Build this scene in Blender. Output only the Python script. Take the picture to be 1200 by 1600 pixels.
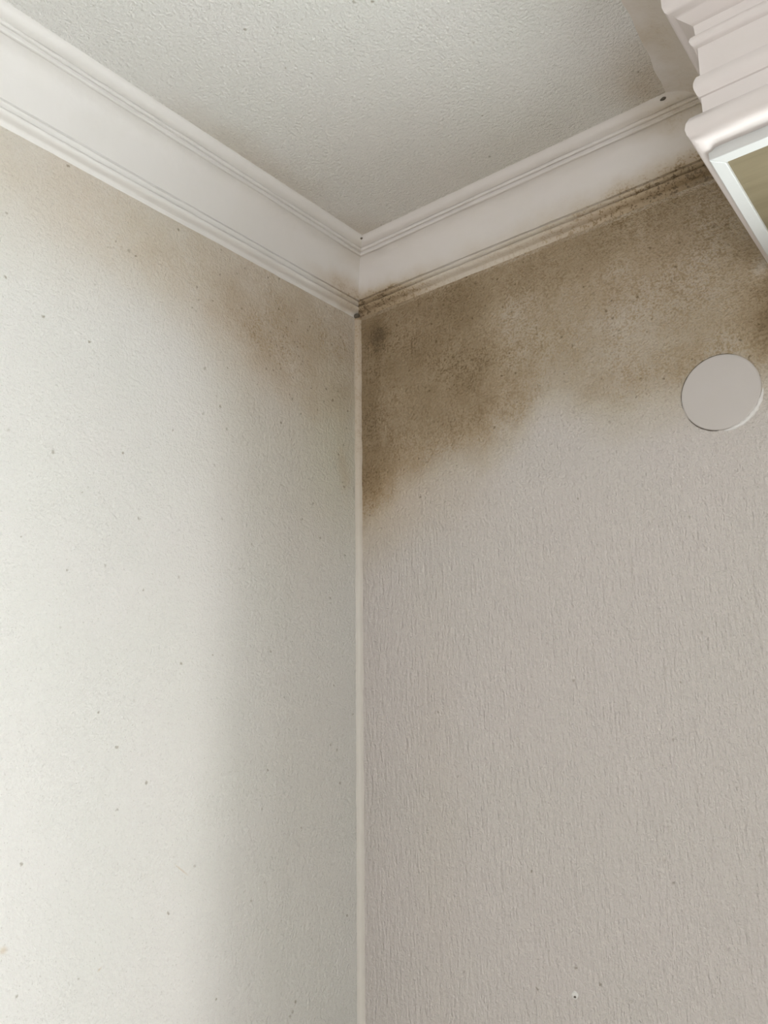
import bpy, bmesh, math, random
from mathutils import Vector, Matrix, noise
from math import sin, cos, pi, radians

S = bpy.context.scene
C = S.collection
for o in list(bpy.data.objects):
    bpy.data.objects.remove(o)

# ---------------------------------------------------------------- camera
# origin = ceiling-height axis of the room corner; x runs along the right wall,
# -y along the left wall, z = 0 is the height of the phone (about 1.8 m above the floor)
F_PX, YAW, PITCH, ROLL = 1400.0, 0.6781, 0.2595, -0.0122
CAM = Vector((0.78393, -0.91672, 0.0))
fw = Vector((-sin(YAW) * cos(PITCH), cos(YAW) * cos(PITCH), sin(PITCH)))
r0 = Vector((cos(YAW), sin(YAW), 0)); u0 = r0.cross(fw)
rt = cos(ROLL) * r0 + sin(ROLL) * u0
up = -sin(ROLL) * r0 + cos(ROLL) * u0
cd = bpy.data.cameras.new('camera'); co = bpy.data.objects.new('camera', cd); C.objects.link(co)
co.matrix_world = Matrix(((rt.x, up.x, -fw.x, CAM.x), (rt.y, up.y, -fw.y, CAM.y), (rt.z, up.z, -fw.z, CAM.z), (0, 0, 0, 1)))
cd.sensor_fit = 'AUTO'; cd.sensor_width = 36.0; cd.lens = F_PX / 1600 * 36.0
cd.clip_start = 0.02
S.camera = co

# ---------------------------------------------------------------- world, daylight and added fill lamps, exposure
w = bpy.data.worlds.new('overcast_sky'); S.world = w; w.use_nodes = True
bg = w.node_tree.nodes['Background']; bg.inputs[0].default_value = (0.86, 0.93, 1.0, 1); bg.inputs[1].default_value = 0.1

def area(name, loc, direction, sx, sy, power, col, spread=180):
    l = bpy.data.lights.new(name, 'AREA'); l.shape = 'RECTANGLE'; l.size = sx; l.size_y = sy
    l.energy = power; l.color = col; l.spread = radians(spread)
    o = bpy.data.objects.new(name, l); C.objects.link(o); o.location = loc
    o.rotation_euler = Vector(direction).to_track_quat('-Z', 'Y').to_euler()
    return o

# daylight through the window of the right wall (just right of the frame)
area('window_daylight', (3.0, 0.70, 0.12), (-3.0, -0.9, 0.02), 0.46, 0.8, 42, (1.0, 0.98, 0.96))
area('window_sky', (1.35, 0.36, -0.35), (0, -1, 0.0), 1.3, 1.1, 42, (0.93, 0.985, 1.0))
area('ceiling_fill', (1.35, 0.45, -1.0), (0, -0.75, 0.7), 1.3, 0.6, 18, (0.93, 1.0, 0.97))  # upward fill lamp added to brighten the ceiling
# unseen fill added for right wall and ceiling, through an invented rear window
area('rear_fill', (2.1, -3.5, -0.95), (-0.1, 0.62, 0.82), 1.5, 0.7, 60, (0.98, 0.955, 0.98))
# unseen fill added to lift the left wall, through an invented side window
area('side_fill', (3.2, -1.75, -0.95), (-0.72, 0.10, 0.75), 1.1, 0.7, 23, (0.95, 0.98, 1.0))

vs = S.view_settings
vs.view_transform = 'Standard'; vs.look = 'None'; vs.gamma = 1.0; vs.use_curve_mapping = False
vs.exposure = 0.22

# ---------------------------------------------------------------- node helper
class NG:
    def __init__(self, name):
        self.m = bpy.data.materials.new(name); self.m.use_nodes = True
        self.t = self.m.node_tree; self.n = self.t.nodes
        self.bsdf = self.n['Principled BSDF']
        self.P = self.n.new('ShaderNodeTexCoord').outputs['Object']
    def link(self, a, b):
        self.t.links.new(a, b)
    def put(self, sock, v):
        if hasattr(v, 'is_output'): self.link(v, sock)
        else: sock.default_value = v
    def math(self, op, a, b=0.0, c=None, clamp=False):
        n = self.n.new('ShaderNodeMath'); n.operation = op; n.use_clamp = clamp
        self.put(n.inputs[0], a); self.put(n.inputs[1], b)
        if c is not None: self.put(n.inputs[2], c)
        return n.outputs[0]
    def add(self, a, b): return self.math('ADD', a, b)
    def mul(self, a, b): return self.math('MULTIPLY', a, b)
    def vec(self, op, a, b=(0, 0, 0)):
        n = self.n.new('ShaderNodeVectorMath'); n.operation = op
        self.put(n.inputs[0], a); self.put(n.inputs[1], b)
        return n.outputs['Value' if op in ('LENGTH', 'DOT_PRODUCT') else 'Vector']
    def smooth(self, v, a, b, lo=0.0, hi=1.0):
        n = self.n.new('ShaderNodeMapRange'); n.interpolation_type = 'SMOOTHSTEP'; n.clamp = True
        self.put(n.inputs['Value'], v)
        for k, x in zip(('From Min', 'From Max', 'To Min', 'To Max'), (a, b, lo, hi)): self.put(n.inputs[k], x)
        return n.outputs['Result']
    def noise(self, scale, detail=2.0, rough=0.5, p=None, stretch=None, off=(0, 0, 0)):
        p = self.P if p is None else p
        if stretch or any(off):
            n = self.n.new('ShaderNodeMapping'); self.link(p, n.inputs[0])
            n.inputs['Location'].default_value = off; n.inputs['Scale'].default_value = stretch or (1, 1, 1)
            p = n.outputs[0]
        n = self.n.new('ShaderNodeTexNoise'); self.link(p, n.inputs['Vector'])
        n.inputs['Scale'].default_value = scale; n.inputs['Detail'].default_value = detail
        n.inputs['Roughness'].default_value = rough
        self.lastcol = n.outputs['Color']
        return n.outputs['Fac']
    def voronoi(self, scale, p=None):
        n = self.n.new('ShaderNodeTexVoronoi'); self.link(p or self.P, n.inputs['Vector'])
        n.inputs['Scale'].default_value = scale
        s = self.n.new('ShaderNodeSeparateColor'); self.link(n.outputs['Color'], s.inputs[0])
        return n.outputs['Distance'], s.outputs[0]
    def sep(self, p):
        n = self.n.new('ShaderNodeSeparateXYZ'); self.link(p, n.inputs[0]); return n.outputs
    def curve(self, v, pts):
        n = self.n.new('ShaderNodeFloatCurve'); cm = n.mapping.curves[0]
        while len(cm.points) < len(pts): cm.points.new(0.5, 0.5)
        for q, (x, y) in zip(cm.points, pts): q.location = (x, y); q.handle_type = 'AUTO'
        n.mapping.update(); self.put(n.inputs['Value'], v); return n.outputs[0]
    def mix(self, f, a, b, mode='MIX'):
        n = self.n.new('ShaderNodeMix'); n.data_type = 'RGBA'; n.blend_type = mode
        self.put(n.inputs[0], f)
        for k, v in ((6, a), (7, b)):
            if hasattr(v, 'is_output'): self.link(v, n.inputs[k])
            else: n.inputs[k].default_value = (*v, 1)
        return n.outputs[2]
    def ramp(self, v, stops):
        n = self.n.new('ShaderNodeValToRGB'); e = n.color_ramp.elements
        while len(e) < len(stops): e.new(0.5)
        for q, (p, c) in zip(e, stops): q.position = p; q.color = (*c, 1)
        self.link(v, n.inputs[0]); return n.outputs[0]
    def blob(self, p, c, r, wgt, rot=0.0, axis=1, inner=0.0):
        """soft elliptical stain, centre c, radii r (metres), rotated about a wall normal"""
        n = self.n.new('ShaderNodeMapping'); n.vector_type = 'TEXTURE'; self.link(p, n.inputs[0])
        n.inputs['Location'].default_value = c
        e = [0, 0, 0]; e[axis] = rot; n.inputs['Rotation'].default_value = e
        n.inputs['Scale'].default_value = r
        return self.smooth(self.vec('LENGTH', n.outputs[0]), inner, 1.0, wgt, 0.0)
    def total(self, xs):
        a = xs[0]
        for x in xs[1:]: a = self.add(a, x)
        return a
    def warp(self, amp, scale, det=3.0):
        self.noise(scale, det, 0.6)
        d = self.vec('SUBTRACT', self.lastcol, (0.5, 0.5, 0.5))
        n = self.n.new('ShaderNodeVectorMath'); n.operation = 'SCALE'; self.link(d, n.inputs[0]); n.inputs['Scale'].default_value = amp
        return self.vec('ADD', self.P, n.outputs[0])
    def bump(self, h, strength, dist, normal=None):
        n = self.n.new('ShaderNodeBump'); n.inputs['Strength'].default_value = strength; n.inputs['Distance'].default_value = dist
        self.link(h, n.inputs['Height'])
        if normal: self.link(normal, n.inputs['Normal'])
        return n.outputs[0]
    def out(self, col, rough=0.8, normal=None, spec=0.3):
        self.put(self.bsdf.inputs['Base Color'], col if hasattr(col, 'is_output') else (*col, 1))
        self.put(self.bsdf.inputs['Roughness'], rough)
        self.bsdf.inputs['Specular IOR Level'].default_value = spec
        if normal: self.link(normal, self.bsdf.inputs['Normal'])
        return self.m

CLEAN = (0.74, 0.73, 0.70)
MOULD = [(0.0, CLEAN), (0.25, (0.65, 0.578, 0.485)), (0.5, (0.485, 0.382, 0.262)), (0.75, (0.335, 0.245, 0.145)), (1.0, (0.17, 0.12, 0.07))]

def finish_surface(g, dens, grain_amt=1.0, relief=None, tint=None, speck=0.0, spec_rough=0.75, bstr=0.5, clean=None, colony=()):
    """dens = stain density field; adds granular mould, fine pits and the wallpaper relief"""
    fine = g.noise(330, 3, 0.6)
    mid = g.noise(95, 3, 0.65, off=(3, 1, 7))
    gran = g.smooth(g.add(g.mul(fine, 0.75), g.mul(mid, 0.45)), 0.53, 0.74)         # clumps of mould grains
    g1 = g.mul(g.mul(g.math('SUBTRACT', gran, 0.35), g.smooth(dens, 0.08, 0.55)), g.smooth(g.noise(13, 3, 0.6, off=(4, 9, 5)), 0.35, 0.68, 0.07 * grain_amt, 0.30 * grain_amt))
    cloud = g.mul(g.math('SUBTRACT', g.noise(18, 4, 0.6, off=(9, 4, 2)), 0.5), 0.42)
    d = g.add(dens, g.mul(cloud, g.smooth(dens, 0.03, 0.4)))
    d = g.add(d, g1)
    # single dark colonies
    dist, rnd = g.voronoi(150, g.warp(0.006, 160, 2))
    keep = g.smooth(g.add(rnd, g.total([g.mul(g.smooth(dens, 0.05, 0.5), 0.06)] + [g.blob(g.P, c_, r_, w_, axis=ax_) for (c_, r_, w_), ax_ in zip(colony, [1] * 9)])), 0.985, 1.0)
    dot = g.mul(g.smooth(dist, 0.08, g.add(0.15, g.mul(g.noise(11, 1), 0.4)), 1.0, 0.0), keep)
    # tiny pits in the paint everywhere
    pit = g.smooth(g.noise(420, 1, 0.5, off=(5, 8, 1)), 0.665, 0.75)
    d = g.math('MINIMUM', g.math('MAXIMUM', d, 0.0), 1.0)
    col = g.ramp(d, [(0.0, clean or CLEAN)] + MOULD[1:])
    col = g.mix(g.mul(pit, 0.34 + speck), col, (0.52, 0.50, 0.45), 'MULTIPLY')
    col = g.mix(g.mul(dot, 0.75), col, (0.40, 0.36, 0.28), 'MULTIPLY')
    if tint: col = g.mix(tint[0], col, tint[1], 'MULTIPLY')
    tone = g.noise(7, 3, 0.5, off=(2, 2, 9))
    col = g.mix(g.smooth(tone, 0.35, 0.7, 0.0, 0.5), col, (0.965, 0.985, 0.965), 'MULTIPLY')
    h = g.add(relief(g), g.mul(fine, -0.45))
    n = g.bump(h, bstr, 0.007)
    return g.out(col, spec_rough, n, 0.25)

def relief_plain(g):
    return g.add(g.mul(g.noise(210, 3, 0.6), 0.8), g.mul(g.noise(60, 2, 0.5), 0.5))
def relief_right(g):
    """rough woodchip near the top, brushed vertical runs lower down"""
    z = g.sep(g.P)[2]
    low = g.smooth(z, 0.45, 0.25)
    a = g.noise(230, 3, 0.6)
    b = g.noise(230, 3, 0.6, stretch=(1, 1, 0.22), off=(1, 2, 3))
    low = g.math('SUBTRACT', 1.0, g.smooth(z, 0.2, 0.42))
    mixd = g.add(g.mul(a, g.math('SUBTRACT', 1.0, g.mul(low, 0.65))), g.mul(b, low))
    return g.add(mixd, g.mul(g.noise(70, 2, 0.5), 0.4))

# --- right wall: brown mould below the cornice, ragged lower edge
def mat_wall_right():
    g = NG('mouldy_wallpaper_right')
    p = g.warp(0.045, 14, 4); x, y, z = g.sep(p)
    xn = g.mul(x, 1 / 0.7)
    zb = g.curve(xn, [(0.0, 0.315), (0.066, 0.345), (0.13, 0.372), (0.22, 0.378), (0.345, 0.378), (0.40, 0.40), (0.43, 0.412), (0.54, 0.374), (0.65, 0.370), (0.79, 0.365), (1.0, 0.35)])
    dz = g.math('SUBTRACT', z, zb)
    band = g.smooth(dz, -0.06, 0.045, 0.0, 0.46)
    B = [band,
         g.mul(g.smooth(dz, -0.15, -0.02, 0.0, 0.17), g.smooth(x, 0.16, 0.26, 1.0, 0.0)),
         g.blob(p, (0.040, 0, 0.575), (0.036, 9, 0.05), 0.30),
         g.blob(p, (0.014, 0, 0.47), (0.035, 9, 0.19), 0.10),
         g.blob(p, (0.03, 0, 0.35), (0.045, 9, 0.085), 0.06),
         g.blob(p, (0.12, 0, 0.55), (0.16, 9, 0.10), 0.07),
         g.blob(p, (0.215, 0, 0.475), (0.085, 9, 0.075), 0.15),
         g.blob(p, (0.36, 0, 0.60), (0.36, 9, 0.09), 0.16),
         g.blob(p, (0.582, 0, 0.432), (0.055, 9, 0.09), 0.55),
         g.blob(p, (0.545, 0, 0.51), (0.03, 9, 0.04), 0.12),
         g.blob(p, (0.40, 0, 0.445), (0.13, 9, 0.07), -0.09),
         g.blob(p, (0.565, 0, 0.487), (0.02, 9, 0.022), -0.30),
         g.blob(p, (0.12, 0, -0.05), (0.06, 9, 0.45), 0.035)]
    d = g.total(B)
    px, py, pz = g.sep(g.P)
    # caulked strip under the cornice stays paler
    strip = g.smooth(pz, 0.6085, 0.6105, 0.0, -0.13)
    d = g.add(d, strip)
    warm = g.blob(g.P, (0.04, 0, 0.33), (0.14, 9, 0.11), 0.5)
    return finish_surface(g, d, 1.0, relief_right, (warm, (1.0, 0.90, 0.78)), bstr=0.8, clean=(0.725, 0.672, 0.638), colony=[((0.30, 0, 0.42), (0.10, 9, 0.05), 0.05), ((0.42, 0, 0.50), (0.14, 9, 0.10), 0.03), ((0.215, 0, 0.46), (0.07, 9, 0.06), 0.04)])

def mat_wall_left():
    g = NG('mouldy_wallpaper_left')
    p = g.warp(0.06, 12, 4); x, y, z = g.sep(p)
    B = [g.smooth(z, 0.42, 0.60, 0.0, 0.18),
         g.blob(p, (0, -0.12, 0.36), (9, 0.24, 0.24), 0.09),
         g.blob(p, (0, -0.20, 0.47), (9, 0.16, 0.14), 0.09),
         g.blob(p, (0, -0.10, 0.54), (9, 0.25, 0.17), 0.19, inner=0.0),
         g.blob(p, (0, -0.16, 0.51), (9, 0.09, 0.08), 0.05),
         g.blob(p, (0, -0.06, 0.47), (9, 0.10, 0.14), 0.06),
         g.blob(p, (0, -0.30, 0.55), (9, 0.30, 0.10), 0.10),
         g.blob(p, (0, -0.025, 0.44), (9, 0.04, 0.16), 0.06),
         g.blob(p, (0, -0.09, 0.445), (9, 0.03, 0.03), 0.07),
         g.blob(p, (0, -0.035, 0.37), (9, 0.02, 0.05), 0.10),
         g.blob(p, (0, -0.03, 0.57), (9, 0.03, 0.05), 0.08),
         g.blob(p, (0, -0.10, 0.0), (9, 0.20, 0.6), 0.04),
         g.blob(g.P, (0, -0.283, -0.117), (9, 0.016, 0.0014), 0.22, rot=-0.60, axis=0),
         g.blob(g.P, (0, -0.4716, -0.1624), (9, 0.006, 0.005), 0.25),
         g.blob(g.P, (0, -0.374, -0.1945), (9, 0.004, 0.0015), 0.25, rot=0.6, axis=0)]
    d = g.total(B)
    green = g.blob(g.P, (0, -0.04, 0.40), (9, 0.12, 0.20), 0.55)
    return finish_surface(g, d, 1.0, relief_plain, (green, (0.93, 0.95, 0.82)), bstr=0.6, colony=[((0, -0.08, 0.455), (9, 0.035, 0.045), 0.10), ((0, -0.037, 0.365), (9, 0.022, 0.055), 0.10), ((0, -0.15, 0.52), (9, 0.08, 0.08), 0.04)])

def mat_ceiling():
    g = NG('speckled_ceiling_paint')
    p = g.warp(0.06, 12, 4)
    B = [g.blob(p, (0.05, -0.05, 0.7), (0.09, 0.09, 9), 0.16, axis=2),
         g.blob(p, (0.06, -0.27, 0.7), (0.06, 0.22, 9), 0.15, axis=2),
         g.blob(p, (0.50, -0.09, 0.7), (0.07, 0.10, 9), 0.24, axis=2),
         g.blob(p, (0.30, -0.05, 0.7), (0.35, 0.12, 9), 0.06, axis=2),
         g.blob(p, (0.20, -0.12, 0.7), (0.30, 0.25, 9), 0.02, axis=2)]
    d = g.total(B)
    return finish_surface(g, d, 0.8, lambda q: q.add(q.mul(q.noise(260, 3, 0.6), 0.9), q.mul(q.noise(80, 2, 0.5), 0.4)), None, speck=0.12, bstr=0.6, clean=(0.83, 0.825, 0.80))

def paint(name, col, rough=0.55, bumpy=0.15, dens=None, grain=1.0):
    g = NG(name)
    if dens:
        d = dens(g)
        fine = g.noise(380, 3, 0.65, off=(1, 5, 2)); mid = g.noise(110, 3, 0.6)
        gran = g.smooth(g.add(g.mul(fine, 0.7), g.mul(mid, 0.5)), 0.60, 0.72)
        d2 = g.add(d, g.mul(g.mul(gran, g.smooth(d, 0.08, 0.6)), 0.5 * grain))
        d2 = g.math('MINIMUM', g.math('MAXIMUM', d2, 0.0), 1.0)
        colr = g.ramp(d2, [(0.0, col)] + MOULD[1:])
    else:
        colr = col
    tone = g.noise(30, 3, 0.5)
    colr = g.mix(g.smooth(tone, 0.4, 0.7, 0.0, 0.4), colr, (0.97, 0.97, 0.95), 'MULTIPLY')
    n = g.bump(g.add(g.noise(150, 2, 0.5), g.mul(g.noise(40, 2, 0.5), 1.5)), bumpy, 0.0012)
    return g.out(colr, rough, n, 0.4)

def dens_cornice_right(g):
    p = g.warp(0.03, 22, 4); x, y, z = g.sep(p)
    low = g.smooth(z, 0.668, 0.632)
    low = g.math('SUBTRACT', 1.0, g.smooth(z, 0.628, 0.664))
    vlow = g.math('SUBTRACT', 1.0, g.smooth(z, 0.618, 0.642))
    along = g.curve(g.mul(x, 1 / 0.7), [(0.0, 0.55), (0.12, 0.42), (0.25, 0.20), (0.42, 0.24), (0.60, 0.46), (0.75, 0.72), (1.0, 0.95)])
    a = g.mul(low, g.mul(along, 0.72))
    b = g.mul(vlow, g.mul(along, 0.42))
    return g.total([a, b, g.blob(p, (0.05, -0.012, 0.635), (0.07, 9, 0.02), 0.22), g.blob(p, (0.54, -0.03, 0.66), (0.10, 9, 0.06), 0.16),
                    g.blob(p, (0.50, -0.055, 0.69), (0.08, 9, 0.02), 0.18)])

def dens_cornice_left(g):
    p = g.warp(0.03, 22, 4)
    return g.total([g.blob(p, (0.02, -0.02, 0.64), (9, 0.13, 0.035), 0.30), g.blob(p, (0.012, -0.02, 0.62), (9, 0.09, 0.012), 0.12),
                    g.blob(p, (0.05, -0.04, 0.69), (9, 0.06, 0.03), 0.10)])

def dens_corner(g):
    z = g.sep(g.P)[2]
    return g.total([g.smooth(z, 0.15, 0.50, 0.06, 0.33), g.smooth(z, 0.50, 0.60, 0.0, 0.06), g.smooth(z, 0.609, 0.618, 0.0, 0.6)])

M_WR, M_WL, M_CE = mat_wall_right(), mat_wall_left(), mat_ceiling()
M_COR_R = paint('cornice_paint_right', (0.80, 0.765, 0.74), 0.5, 0.25, dens_cornice_right)
M_COR_L = paint('cornice_paint_left', (0.80, 0.785, 0.76), 0.5, 0.25, dens_cornice_left)
M_BEAD = paint('corner_caulk', (0.745, 0.72, 0.675), 0.5, 0.3, dens_corner, 0.5)
M_PEL = paint('pelmet_gloss_paint', (0.765, 0.705, 0.685), 0.35, 0.12)
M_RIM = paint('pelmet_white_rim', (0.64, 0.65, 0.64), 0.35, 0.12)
M_PLATE = paint('cover_plate_paint', (0.61, 0.57, 0.545), 0.45, 0.04)
M_CAULK = paint('white_caulk', (0.83, 0.81, 0.79), 0.4, 0.1)
M_GRIME_SHADE = paint('grime', (0.13, 0.11, 0.085), 0.9, 0.3)  # dirt specks, and the painted dark of the plate's edge gap
M_FRAME = paint('window_frame_paint', (0.85, 0.85, 0.84), 0.3, 0.05)
M_PLAIN = paint('plain_wall_paint', (0.70, 0.67, 0.63), 0.8, 0.3)

def mat_brown():
    g = NG('brown_board')
    a = g.noise(9, 3, 0.6, stretch=(0.5, 5, 1))
    b = g.noise(55, 2, 0.6, stretch=(0.7, 2.6, 1), off=(2, 6, 1))
    col = g.ramp(a, [(0.3, (0.185, 0.152, 0.09)), (0.7, (0.265, 0.222, 0.14))])
    col = g.mix(g.smooth(b, 0.66, 0.75, 0.0, 0.75), col, (0.45, 0.38, 0.25))  # pale streaks: reflections on the satin board put into its colour
    return g.out(col, 0.42, g.bump(a, 0.2, 0.001), 0.4)
M_BROWN = mat_brown()

def mat_floor():
    g = NG('floor_boards')
    a = g.noise(6, 4, 0.6, stretch=(1, 9, 1))
    return g.out(g.ramp(a, [(0.3, (0.50, 0.44, 0.37)), (0.7, (0.62, 0.56, 0.48))]), 0.5)
M_FLOOR = mat_floor()

def mat_glass():
    m = bpy.data.materials.new('window_glass'); m.use_nodes = True; t = m.node_tree; n = t.nodes
    n.remove(n['Principled BSDF'])
    tr = n.new('ShaderNodeBsdfTransparent'); gl = n.new('ShaderNodeBsdfGlossy'); gl.inputs['Roughness'].default_value = 0.02
    mx = n.new('ShaderNodeMixShader'); mx.inputs[0].default_value = 0.06
    t.links.new(tr.outputs[0], mx.inputs[1]); t.links.new(gl.outputs[0], mx.inputs[2]); t.links.new(mx.outputs[0], n['Material Output'].inputs[0])
    return m
M_GLASS = mat_glass()

# ---------------------------------------------------------------- mesh helpers
def obj(name, verts, faces, mat, parent=None, smooth=None):
    me = bpy.data.meshes.new(name); me.from_pydata([tuple(v) for v in verts], [], faces); me.materials.append(mat)
    bm = bmesh.new(); bm.from_mesh(me); bmesh.ops.recalc_face_normals(bm, faces=bm.faces[:]); bm.to_mesh(me); bm.free()
    if smooth is not None:
        me.polygons.foreach_set('use_smooth', [True] * len(me.polygons))
        me.set_sharp_from_angle(angle=radians(smooth))
    me.update()
    o = bpy.data.objects.new(name, me); C.objects.link(o)
    if parent: o.parent = parent
    return o
def box(v, f, a, b):
    i = len(v)
    v += [(x, y, z) for x in (a[0], b[0]) for y in (a[1], b[1]) for z in (a[2], b[2])]
    f += [tuple(i + k for k in q) for q in ((0, 1, 3, 2), (4, 6, 7, 5), (0, 4, 5, 1), (2, 3, 7, 6), (0, 2, 6, 4), (1, 5, 7, 3))]
def structure(o, label=None):
    o['kind'] = 'structure'
    if label: o['label'] = label
    return o
def ring_wall(name, mat, y0, y1, X, Z, hole, label, along_y=False):
    """wall slab between y0 (room face) and y1 with a rectangular opening"""
    (xa, xb), (za, zb), (ha, hb, hc, hd) = X, Z, hole
    v, f = [], []
    for y in (y0, y1):
        v += [(xa, y, za), (xb, y, za), (xb, y, zb), (xa, y, zb), (ha, y, hc), (hb, y, hc), (hb, y, hd), (ha, y, hd)]
    for k in range(4):
        j = (k + 1) % 4
        f += [(k, j, 4 + j, 4 + k), (8 + k, 8 + j, 12 + j, 12 + k), (k, j, 8 + j, 8 + k), (4 + k, 4 + j, 12 + j, 12 + k)]
    if along_y: v = [(b, a, c) for a, b, c in v]
    return structure(obj(name, v, f, mat), label)

ZC, ZF, XR, YF = 0.70, -1.80, 2.9, -3.2
WIN = (0.68, 2.05, -0.90, 0.31)
wall_r = ring_wall('wall_right', M_WR, 0.0, 0.22, (0, XR), (ZF, ZC), WIN, 'right wall with brown mould under the cornice')
v, f = [], []; box(v, f, (-0.15, YF, ZF), (0, 0.22, ZC))
wall_l = structure(obj('wall_left', v, f, M_WL), 'left wall, bright in the daylight, with tan mould near the corner')
v, f = [], []; box(v, f, (-0.15, YF - 0.15, ZC), (XR + 0.15, 0.22, ZC + 0.15))
ceiling = structure(obj('ceiling', v, f, M_CE), 'off-white speckled ceiling')
v, f = [], []; box(v, f, (-0.15, YF - 0.15, ZF - 0.1), (XR + 0.15, 0.22, ZF))
structure(obj('floor', v, f, M_FLOOR))
WIN2 = (1.2, 2.75, -0.95, 0.35)  # unseen opening added to let in the rear fill
ring_wall('wall_front', M_PLAIN, YF, YF - 0.15, (0, XR), (ZF, ZC), WIN2, 'wall behind the photographer')
WIN3 = (-2.4, -1.1, -0.95, 0.30)  # unseen opening added to let in the side fill
ring_wall('wall_back', M_PLAIN, XR, XR + 0.15, (YF - 0.15, 0.22), (ZF, ZC), WIN3, 'wall facing the left wall', True)

def window(name, hole, y, along_y=False):
    sw = (lambda vs_: [(b, a, c) for a, b, c in vs_]) if along_y else (lambda vs_: vs_)
    xa, xb, za, zb = hole; t = 0.05
    v, f = [], []
    box(v, f, (xa, y, za), (xb, y + 0.05, za + t)); box(v, f, (xa, y, zb - t), (xb, y + 0.05, zb))
    box(v, f, (xa, y, za + t), (xa + t, y + 0.05, zb - t)); box(v, f, (xb - t, y, za + t), (xb, y + 0.05, zb - t))
    o = structure(obj(name, sw(v), f, M_FRAME))
    xm = (xa + xb) / 2
    v, f = [], []; box(v, f, (xm - 0.025, y, za + t), (xm + 0.025, y + 0.05, zb - t)); obj('mullion', sw(v), f, M_FRAME, o)
    for a, b in ((xa + t, xm - 0.025), (xm + 0.025, xb - t)):
        v, f = [], []; box(v, f, (a, y + 0.02, za + t), (b, y + 0.026, zb - t)); obj('pane', sw(v), f, M_GLASS, o)
    return o
window('window_1', WIN, 0.15)
window('added_window_2', WIN2, YF - 0.12)  # added rear window, serves the fill lamp behind the camera
window('added_window_3', WIN3, XR + 0.06, True)  # added side window, serves the fill lamp for the left wall

# ---------------------------------------------------------------- cornice (two lengths, mitred in the corner)
def bulge(p, q, h, n=5):
    """points of a small bead between p and q, bulging into the room"""
    dx, dy = q[0] - p[0], q[1] - p[1]; L = math.hypot(dx, dy); nx, ny = -dy / L, dx / L
    if nx + ny < 0: nx, ny = -nx, -ny
    return [(p[0] + dx * t + nx * h * sin(pi * t), p[1] + dy * t + ny * h * sin(pi * t)) for t in (k / n for k in range(n + 1))]
PROF = [(0.0625, 0.0), (0.0605, 0.0010), (0.0585, 0.0030), (0.0570, 0.0052), (0.0540, 0.0068), (0.0500, 0.0082), (0.0480, 0.0080)]
PROF += bulge((0.0476, 0.0078), (0.0440, 0.0113), 0.0026) + [(0.0434, 0.0108)] + bulge((0.0430, 0.0116), (0.0394, 0.0150), 0.0028)
P0, P1, P2 = (0.0385, 0.0140), (0.0165, 0.0175), (0.0112, 0.0625)
for k in range(0, 15):
    t = k / 14
    PROF.append(((1 - t) ** 2 * P0[0] + 2 * t * (1 - t) * P1[0] + t * t * P2[0], (1 - t) ** 2 * P0[1] + 2 * t * (1 - t) * P1[1] + t * t * P2[1]))
PROF += [(0.0080, 0.0636)] + bulge((0.0092, 0.0640), (0.0094, 0.0708), 0.0040) + [(0.0078, 0.0712)] + bulge((0.0092, 0.0716), (0.0084, 0.0798), 0.0044)
PROF += [(0.0040, 0.0800), (0.0022, 0.0808), (0.0014, 0.0828), (0.0006, 0.0850), (-0.001, 0.0862)]

def cornice(name, side, length, mat, label):
    n = int(length / 0.011); v, f = [], []
    m = len(PROF)
    for i in range(n + 1):
        for j, (a, d) in enumerate(PROF):
            s = a + (length - a) * i / n
            wob = Vector((s * 38, j * 0.35, side * 9.0)); fade = min(1.0, i / 3)
            da = noise.noise(wob) * 0.00055 * fade; dd = noise.noise(wob + Vector((0, 0, 50))) * 0.0005 * fade
            slow = noise.noise(Vector((s * 6, j * 0.1, side * 4 + 20))) * 0.0010 * fade
            if j == 0: dd = 0; slow = 0
            aa = a + da; zz = ZC - (d + dd + slow * (0.3 if j < 8 else 1.0))
            v.append((aa, -s, zz) if side == 0 else (s, -aa, zz))
    for i in range(n):
        for j in range(m - 1):
            k = i * m + j; f.append((k, k + 1, k + m + 1, k + m))
    return structure(obj(name, v, f, mat, smooth=50), label)
trim_1 = cornice('trim_1', 0, 3.2, M_COR_L, 'white plaster cornice along the left wall')
trim_2 = cornice('trim_2', 1, 0.578, M_COR_R, 'white plaster cornice along the right wall, mould-stained')

# smooth plaster cove between the ceiling and the left end of the pelmet
v, f = [], []
n, m = 24, 12
for i in range(n + 1):
    s = i / n; y = -0.030 - 0.25 * s
    xa = 0.497 + 0.030 * s; xb = 0.5830 + 0.006 * s
    for k in range(m + 1):
        t = k / m
        v.append(((1 - t) ** 2 * xa + 2 * t * (1 - t) * (xb - 0.012) + t * t * xb, y, (1 - t) ** 2 * 0.7005 + 2 * t * (1 - t) * 0.690 + t * t * 0.622 + 0.0006 * noise.noise(Vector((s * 9, k * 0.4, 2)))))
for i in range(n):
    for k in range(m):
        q = i * (m + 1) + k; f.append((q, q + 1, q + m + 2, q + m + 1))
trim_4 = structure(obj('trim_4', v, f, M_COR_R, smooth=60), 'plaster cove along the left end of the pelmet')

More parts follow.
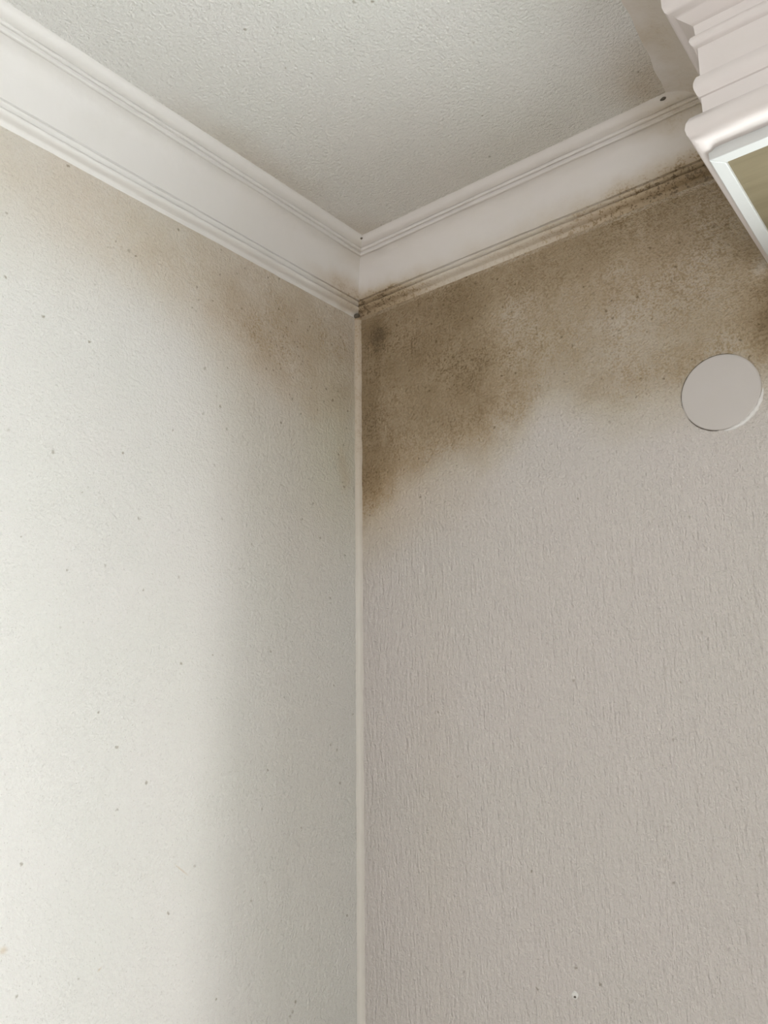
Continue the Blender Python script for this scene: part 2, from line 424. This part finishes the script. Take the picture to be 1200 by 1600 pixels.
# vertical bead of caulk filling the wall corner
v, f = [], []
n, m = 260, 7
for i in range(n + 1):
    z = 0.619 - (0.619 - ZF) * (i / n) ** 1.3
    r = 0.0070 * (1 + 0.16 * noise.noise(Vector((z * 26, 3, 1))) + 0.10 * noise.noise(Vector((z * 90, 7, 1))))
    for k in range(m):
        t = k / (m - 1)
        b = 0.0016 * sin(pi * t)
        v.append((r * t + b * 0.7 , -r * (1 - t) - b * 0.7, z))
for i in range(n):
    for k in range(m - 1):
        q = i * m + k; f.append((q, q + 1, q + m + 1, q + m))
trim_3 = structure(obj('trim_3', v, f, M_BEAD, smooth=60), 'caulk bead down the corner of the two walls')

# ---------------------------------------------------------------- small lumps of dirt and a filled nail hole
def lump(name, parent, loc, r, squash, mat, seed):
    bm = bmesh.new(); bmesh.ops.create_icosphere(bm, subdivisions=2, radius=1)
    for q in bm.verts:
        q.co *= 1 + 0.35 * noise.noise(q.co * 1.3 + Vector((seed, 0, 0)))
        q.co = Vector((loc[0] + q.co.x * r * squash[0], loc[1] + q.co.y * r * squash[1], loc[2] + q.co.z * r * squash[2]))
    me = bpy.data.meshes.new(name); bm.to_mesh(me); bm.free(); me.materials.append(mat)
    o = bpy.data.objects.new(name, me); C.objects.link(o); o.parent = parent; return o
lump('dirt_speck', trim_1, (0.0588, -0.0600, 0.6975), 0.0019, (1, 1, 0.8), M_GRIME_SHADE, 1)
lump('dirt_speck', trim_2, (0.4990, -0.0590, 0.6965), 0.0022, (1.5, 1, 0.8), M_GRIME_SHADE, 2)
lump('dirt_speck', trim_3, (0.0045, -0.0065, 0.6165), 0.0042, (1.2, 1.0, 0.8), M_GRIME_SHADE, 3)
nh = lump('nail_hole', wall_r, (0.2910, -0.0003, -0.2470), 0.0038, (1, 0.4, 1), M_CAULK, 4)
lump('dirt_speck', nh, (0.2916, -0.0014, -0.2485), 0.0011, (1.2, 0.8, 1), M_GRIME_SHADE, 5)

# ---------------------------------------------------------------- round blank cover plate
def disc(name, c, R, prof, mat, parent, seg=72):
    v, f = [], []
    for (rr, h) in prof:
        for k in range(seg):
            a = 2 * pi * k / seg; v.append((c[0] + R * rr * cos(a), c[1] - h, c[2] + R * rr * sin(a)))
    for i in range(len(prof) - 1):
        for k in range(seg):
            f.append((i * seg + k, i * seg + (k + 1) % seg, (i + 1) * seg + (k + 1) % seg, (i + 1) * seg + k))
    f.append(tuple((len(prof) - 1) * seg + k for k in range(seg)))
    return obj(name, v, f, mat, parent, smooth=35)
PC, PR = (0.5064, 0.0, 0.3627), 0.0418
plate = bpy.data.objects.new('cover_plate', None); C.objects.link(plate); plate.location = PC
plate['label'] = 'round flat off-white blank cover plate flush in the mouldy right wall'
plate['category'] = 'cover plate'
disc('lid', (0, 0, 0), PR, [(1.0, -0.001), (1.0, 0.0012), (0.985, 0.0019), (0.955, 0.0022), (0.5, 0.0027), (0.1, 0.0029)], M_PLATE, plate)
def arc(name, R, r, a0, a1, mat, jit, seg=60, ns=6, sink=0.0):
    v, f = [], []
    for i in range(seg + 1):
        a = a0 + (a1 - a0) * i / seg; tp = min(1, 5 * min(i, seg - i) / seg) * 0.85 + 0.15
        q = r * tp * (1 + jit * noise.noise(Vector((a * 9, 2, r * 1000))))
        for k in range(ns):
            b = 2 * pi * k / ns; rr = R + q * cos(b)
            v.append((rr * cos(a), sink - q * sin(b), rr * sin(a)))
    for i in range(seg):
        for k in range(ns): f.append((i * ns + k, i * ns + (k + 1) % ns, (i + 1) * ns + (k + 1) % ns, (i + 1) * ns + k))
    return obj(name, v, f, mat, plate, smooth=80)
g1 = arc('gap_shade_line', PR + 0.0004, 0.00062, radians(62), radians(192), M_GRIME_SHADE, 0.7, sink=-0.0006); g1['label'] = 'dark line for dirt and painted shade in the upper left gap'
g2 = arc('gap_shade_line', PR + 0.0004, 0.0005, radians(205), radians(262), M_GRIME_SHADE, 0.7, sink=-0.0004)  # both dark arcs paint dirt and shade of the gap around the lid
g3 = arc('caulk_ridge', PR + 0.0014, 0.0023, radians(268), radians(352), M_CAULK, 0.6, sink=0.0004); g3['label'] = 'smeared white filler along the lower right edge'

# ---------------------------------------------------------------- moulded pelmet box over the window
XS, DP, X2 = 0.585, 0.255, 2.15
TAPER = 0.011
pel = bpy.data.objects.new('pelmet', None); C.objects.link(pel); pel.location = (XS, -DP, 0.4776)
pel['label'] = 'white moulded wooden pelmet box with brown underside, hung from the top of the right wall'
pel['category'] = 'pelmet'
def W(x, y, z): return (x - XS, y + DP, z - 0.4776)
def sweep(name, prof, mat, closed=True, smooth=40, label=None, parent=pel, y_back=0.0):
    """profile (outset, z) run along the left return, the front and the right return"""
    v, f = [], []; m = len(prof); rows = []
    def row(fn): 
        rows.append(len(v)); v.extend(W(*fn(o, z)) for o, z in prof)
    row(lambda o, z: (XS - o - TAPER, y_back, z))
    row(lambda o, z: (XS - o, -DP - o, z))
    for k in range(1, 40):
        x = XS + (X2 - XS) * k / 40
        row(lambda o, z: (x, -DP - o + 0.0007 * noise.noise(Vector((x * 9, z * 40, 3))), z))
    row(lambda o, z: (X2 + o, -DP - o, z))
    row(lambda o, z: (X2 + o, y_back, z))
    for a, b in zip(rows, rows[1:]):
        for j in range(m if closed else m - 1): f.append((a + j, a + (j + 1) % m, b + (j + 1) % m, b + j))
    o_ = obj(name, v, f, mat, parent if parent is not pel else pel, smooth=smooth)
    if label: o_['label'] = label
    return o_
BK = -0.030                                                             # back of the boards
sweep('fascia', [(-0.0080, 0.5075), (-0.0080, 0.5270), (-0.0090, 0.5480), (-0.0097, 0.5780), (-0.0085, 0.6030), (BK, 0.6030), (BK, 0.5075)], M_PEL)
b1 = [(-0.0120, 0.5265)] + [(-0.0080 + 0.0042 * sin(pi * t) ** 0.8, 0.5265 + 0.0240 * t) for t in (0.08, .2, .35, .5, .65, .8, .92)] + [(-0.0120, 0.5505)]
sweep('bead_moulding', b1, M_PEL)
b2 = [(-0.0130, 0.5775)] + [(-0.0092 + 0.0048 * sin(pi * t) ** 0.8, 0.5775 + 0.0140 * t) for t in (0.08, .25, .5, .75, .92)] + [(-0.0130, 0.5915)]
sweep('bead_moulding', b2, M_PEL)
crown = [(BK, 0.6010), (-0.0085, 0.6010), (-0.0055, 0.6030), (0.0010, 0.6070), (0.0030, 0.6095), (0.0065, 0.6105), (0.0090, 0.6130), (0.0103, 0.6180), (0.0103, 0.6290),
         (0.0120, 0.6400), (0.0140, 0.6600), (0.0150, 0.6985), (BK, 0.6985)]
sweep('crown_moulding', crown, M_PEL)
lip = [(BK, 0.5090), (-0.0060, 0.5115), (-0.0030, 0.5100), (0.0010, 0.5065), (0.0035, 0.5010), (0.0045, 0.4950), (0.0036, 0.4900), (0.0015, 0.4862), (-0.0030, 0.4846), (-0.0075, 0.4850), (-0.0110, 0.4876), (-0.0150, 0.4880), (BK, 0.4880)]
sweep('nosing', lip, M_PEL, smooth=60)

# underside rim: a mitred flat frame, pinkish on its face and bright below, tapering a little towards the wall
def prism(name, poly, z0, z1, mat, label=None, bev=0.0008):
    n = len(poly); v = [W(x, y, z0) for x, y in poly] + [W(x, y, z1) for x, y in poly]
    f = [tuple(range(n)), tuple(range(n, 2 * n))] + [(k, (k + 1) % n, n + (k + 1) % n, n + k) for k in range(n)]
    o = obj(name, v, f, mat, pel)
    md = o.modifiers.new('bevel', 'BEVEL'); md.width = bev; md.segments = 2; md.limit_method = 'ANGLE'
    if label: o['label'] = label
    return o
ZB, ZR = 0.4776, 0.4882
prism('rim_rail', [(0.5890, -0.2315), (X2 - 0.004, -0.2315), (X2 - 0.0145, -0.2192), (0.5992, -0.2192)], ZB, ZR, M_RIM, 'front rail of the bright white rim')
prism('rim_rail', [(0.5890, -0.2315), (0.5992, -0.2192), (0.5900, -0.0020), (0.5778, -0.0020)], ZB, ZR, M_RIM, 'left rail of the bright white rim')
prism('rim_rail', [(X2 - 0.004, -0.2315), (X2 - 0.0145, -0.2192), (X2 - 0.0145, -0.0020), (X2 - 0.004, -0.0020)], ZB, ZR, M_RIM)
prism('bottom_board', [(0.5960, -0.2230), (X2 - 0.01, -0.2230), (X2 - 0.01, -0.0020), (0.5870, -0.0020)], 0.4816, 0.4875, M_BROWN, 'brown unpainted wooden board')
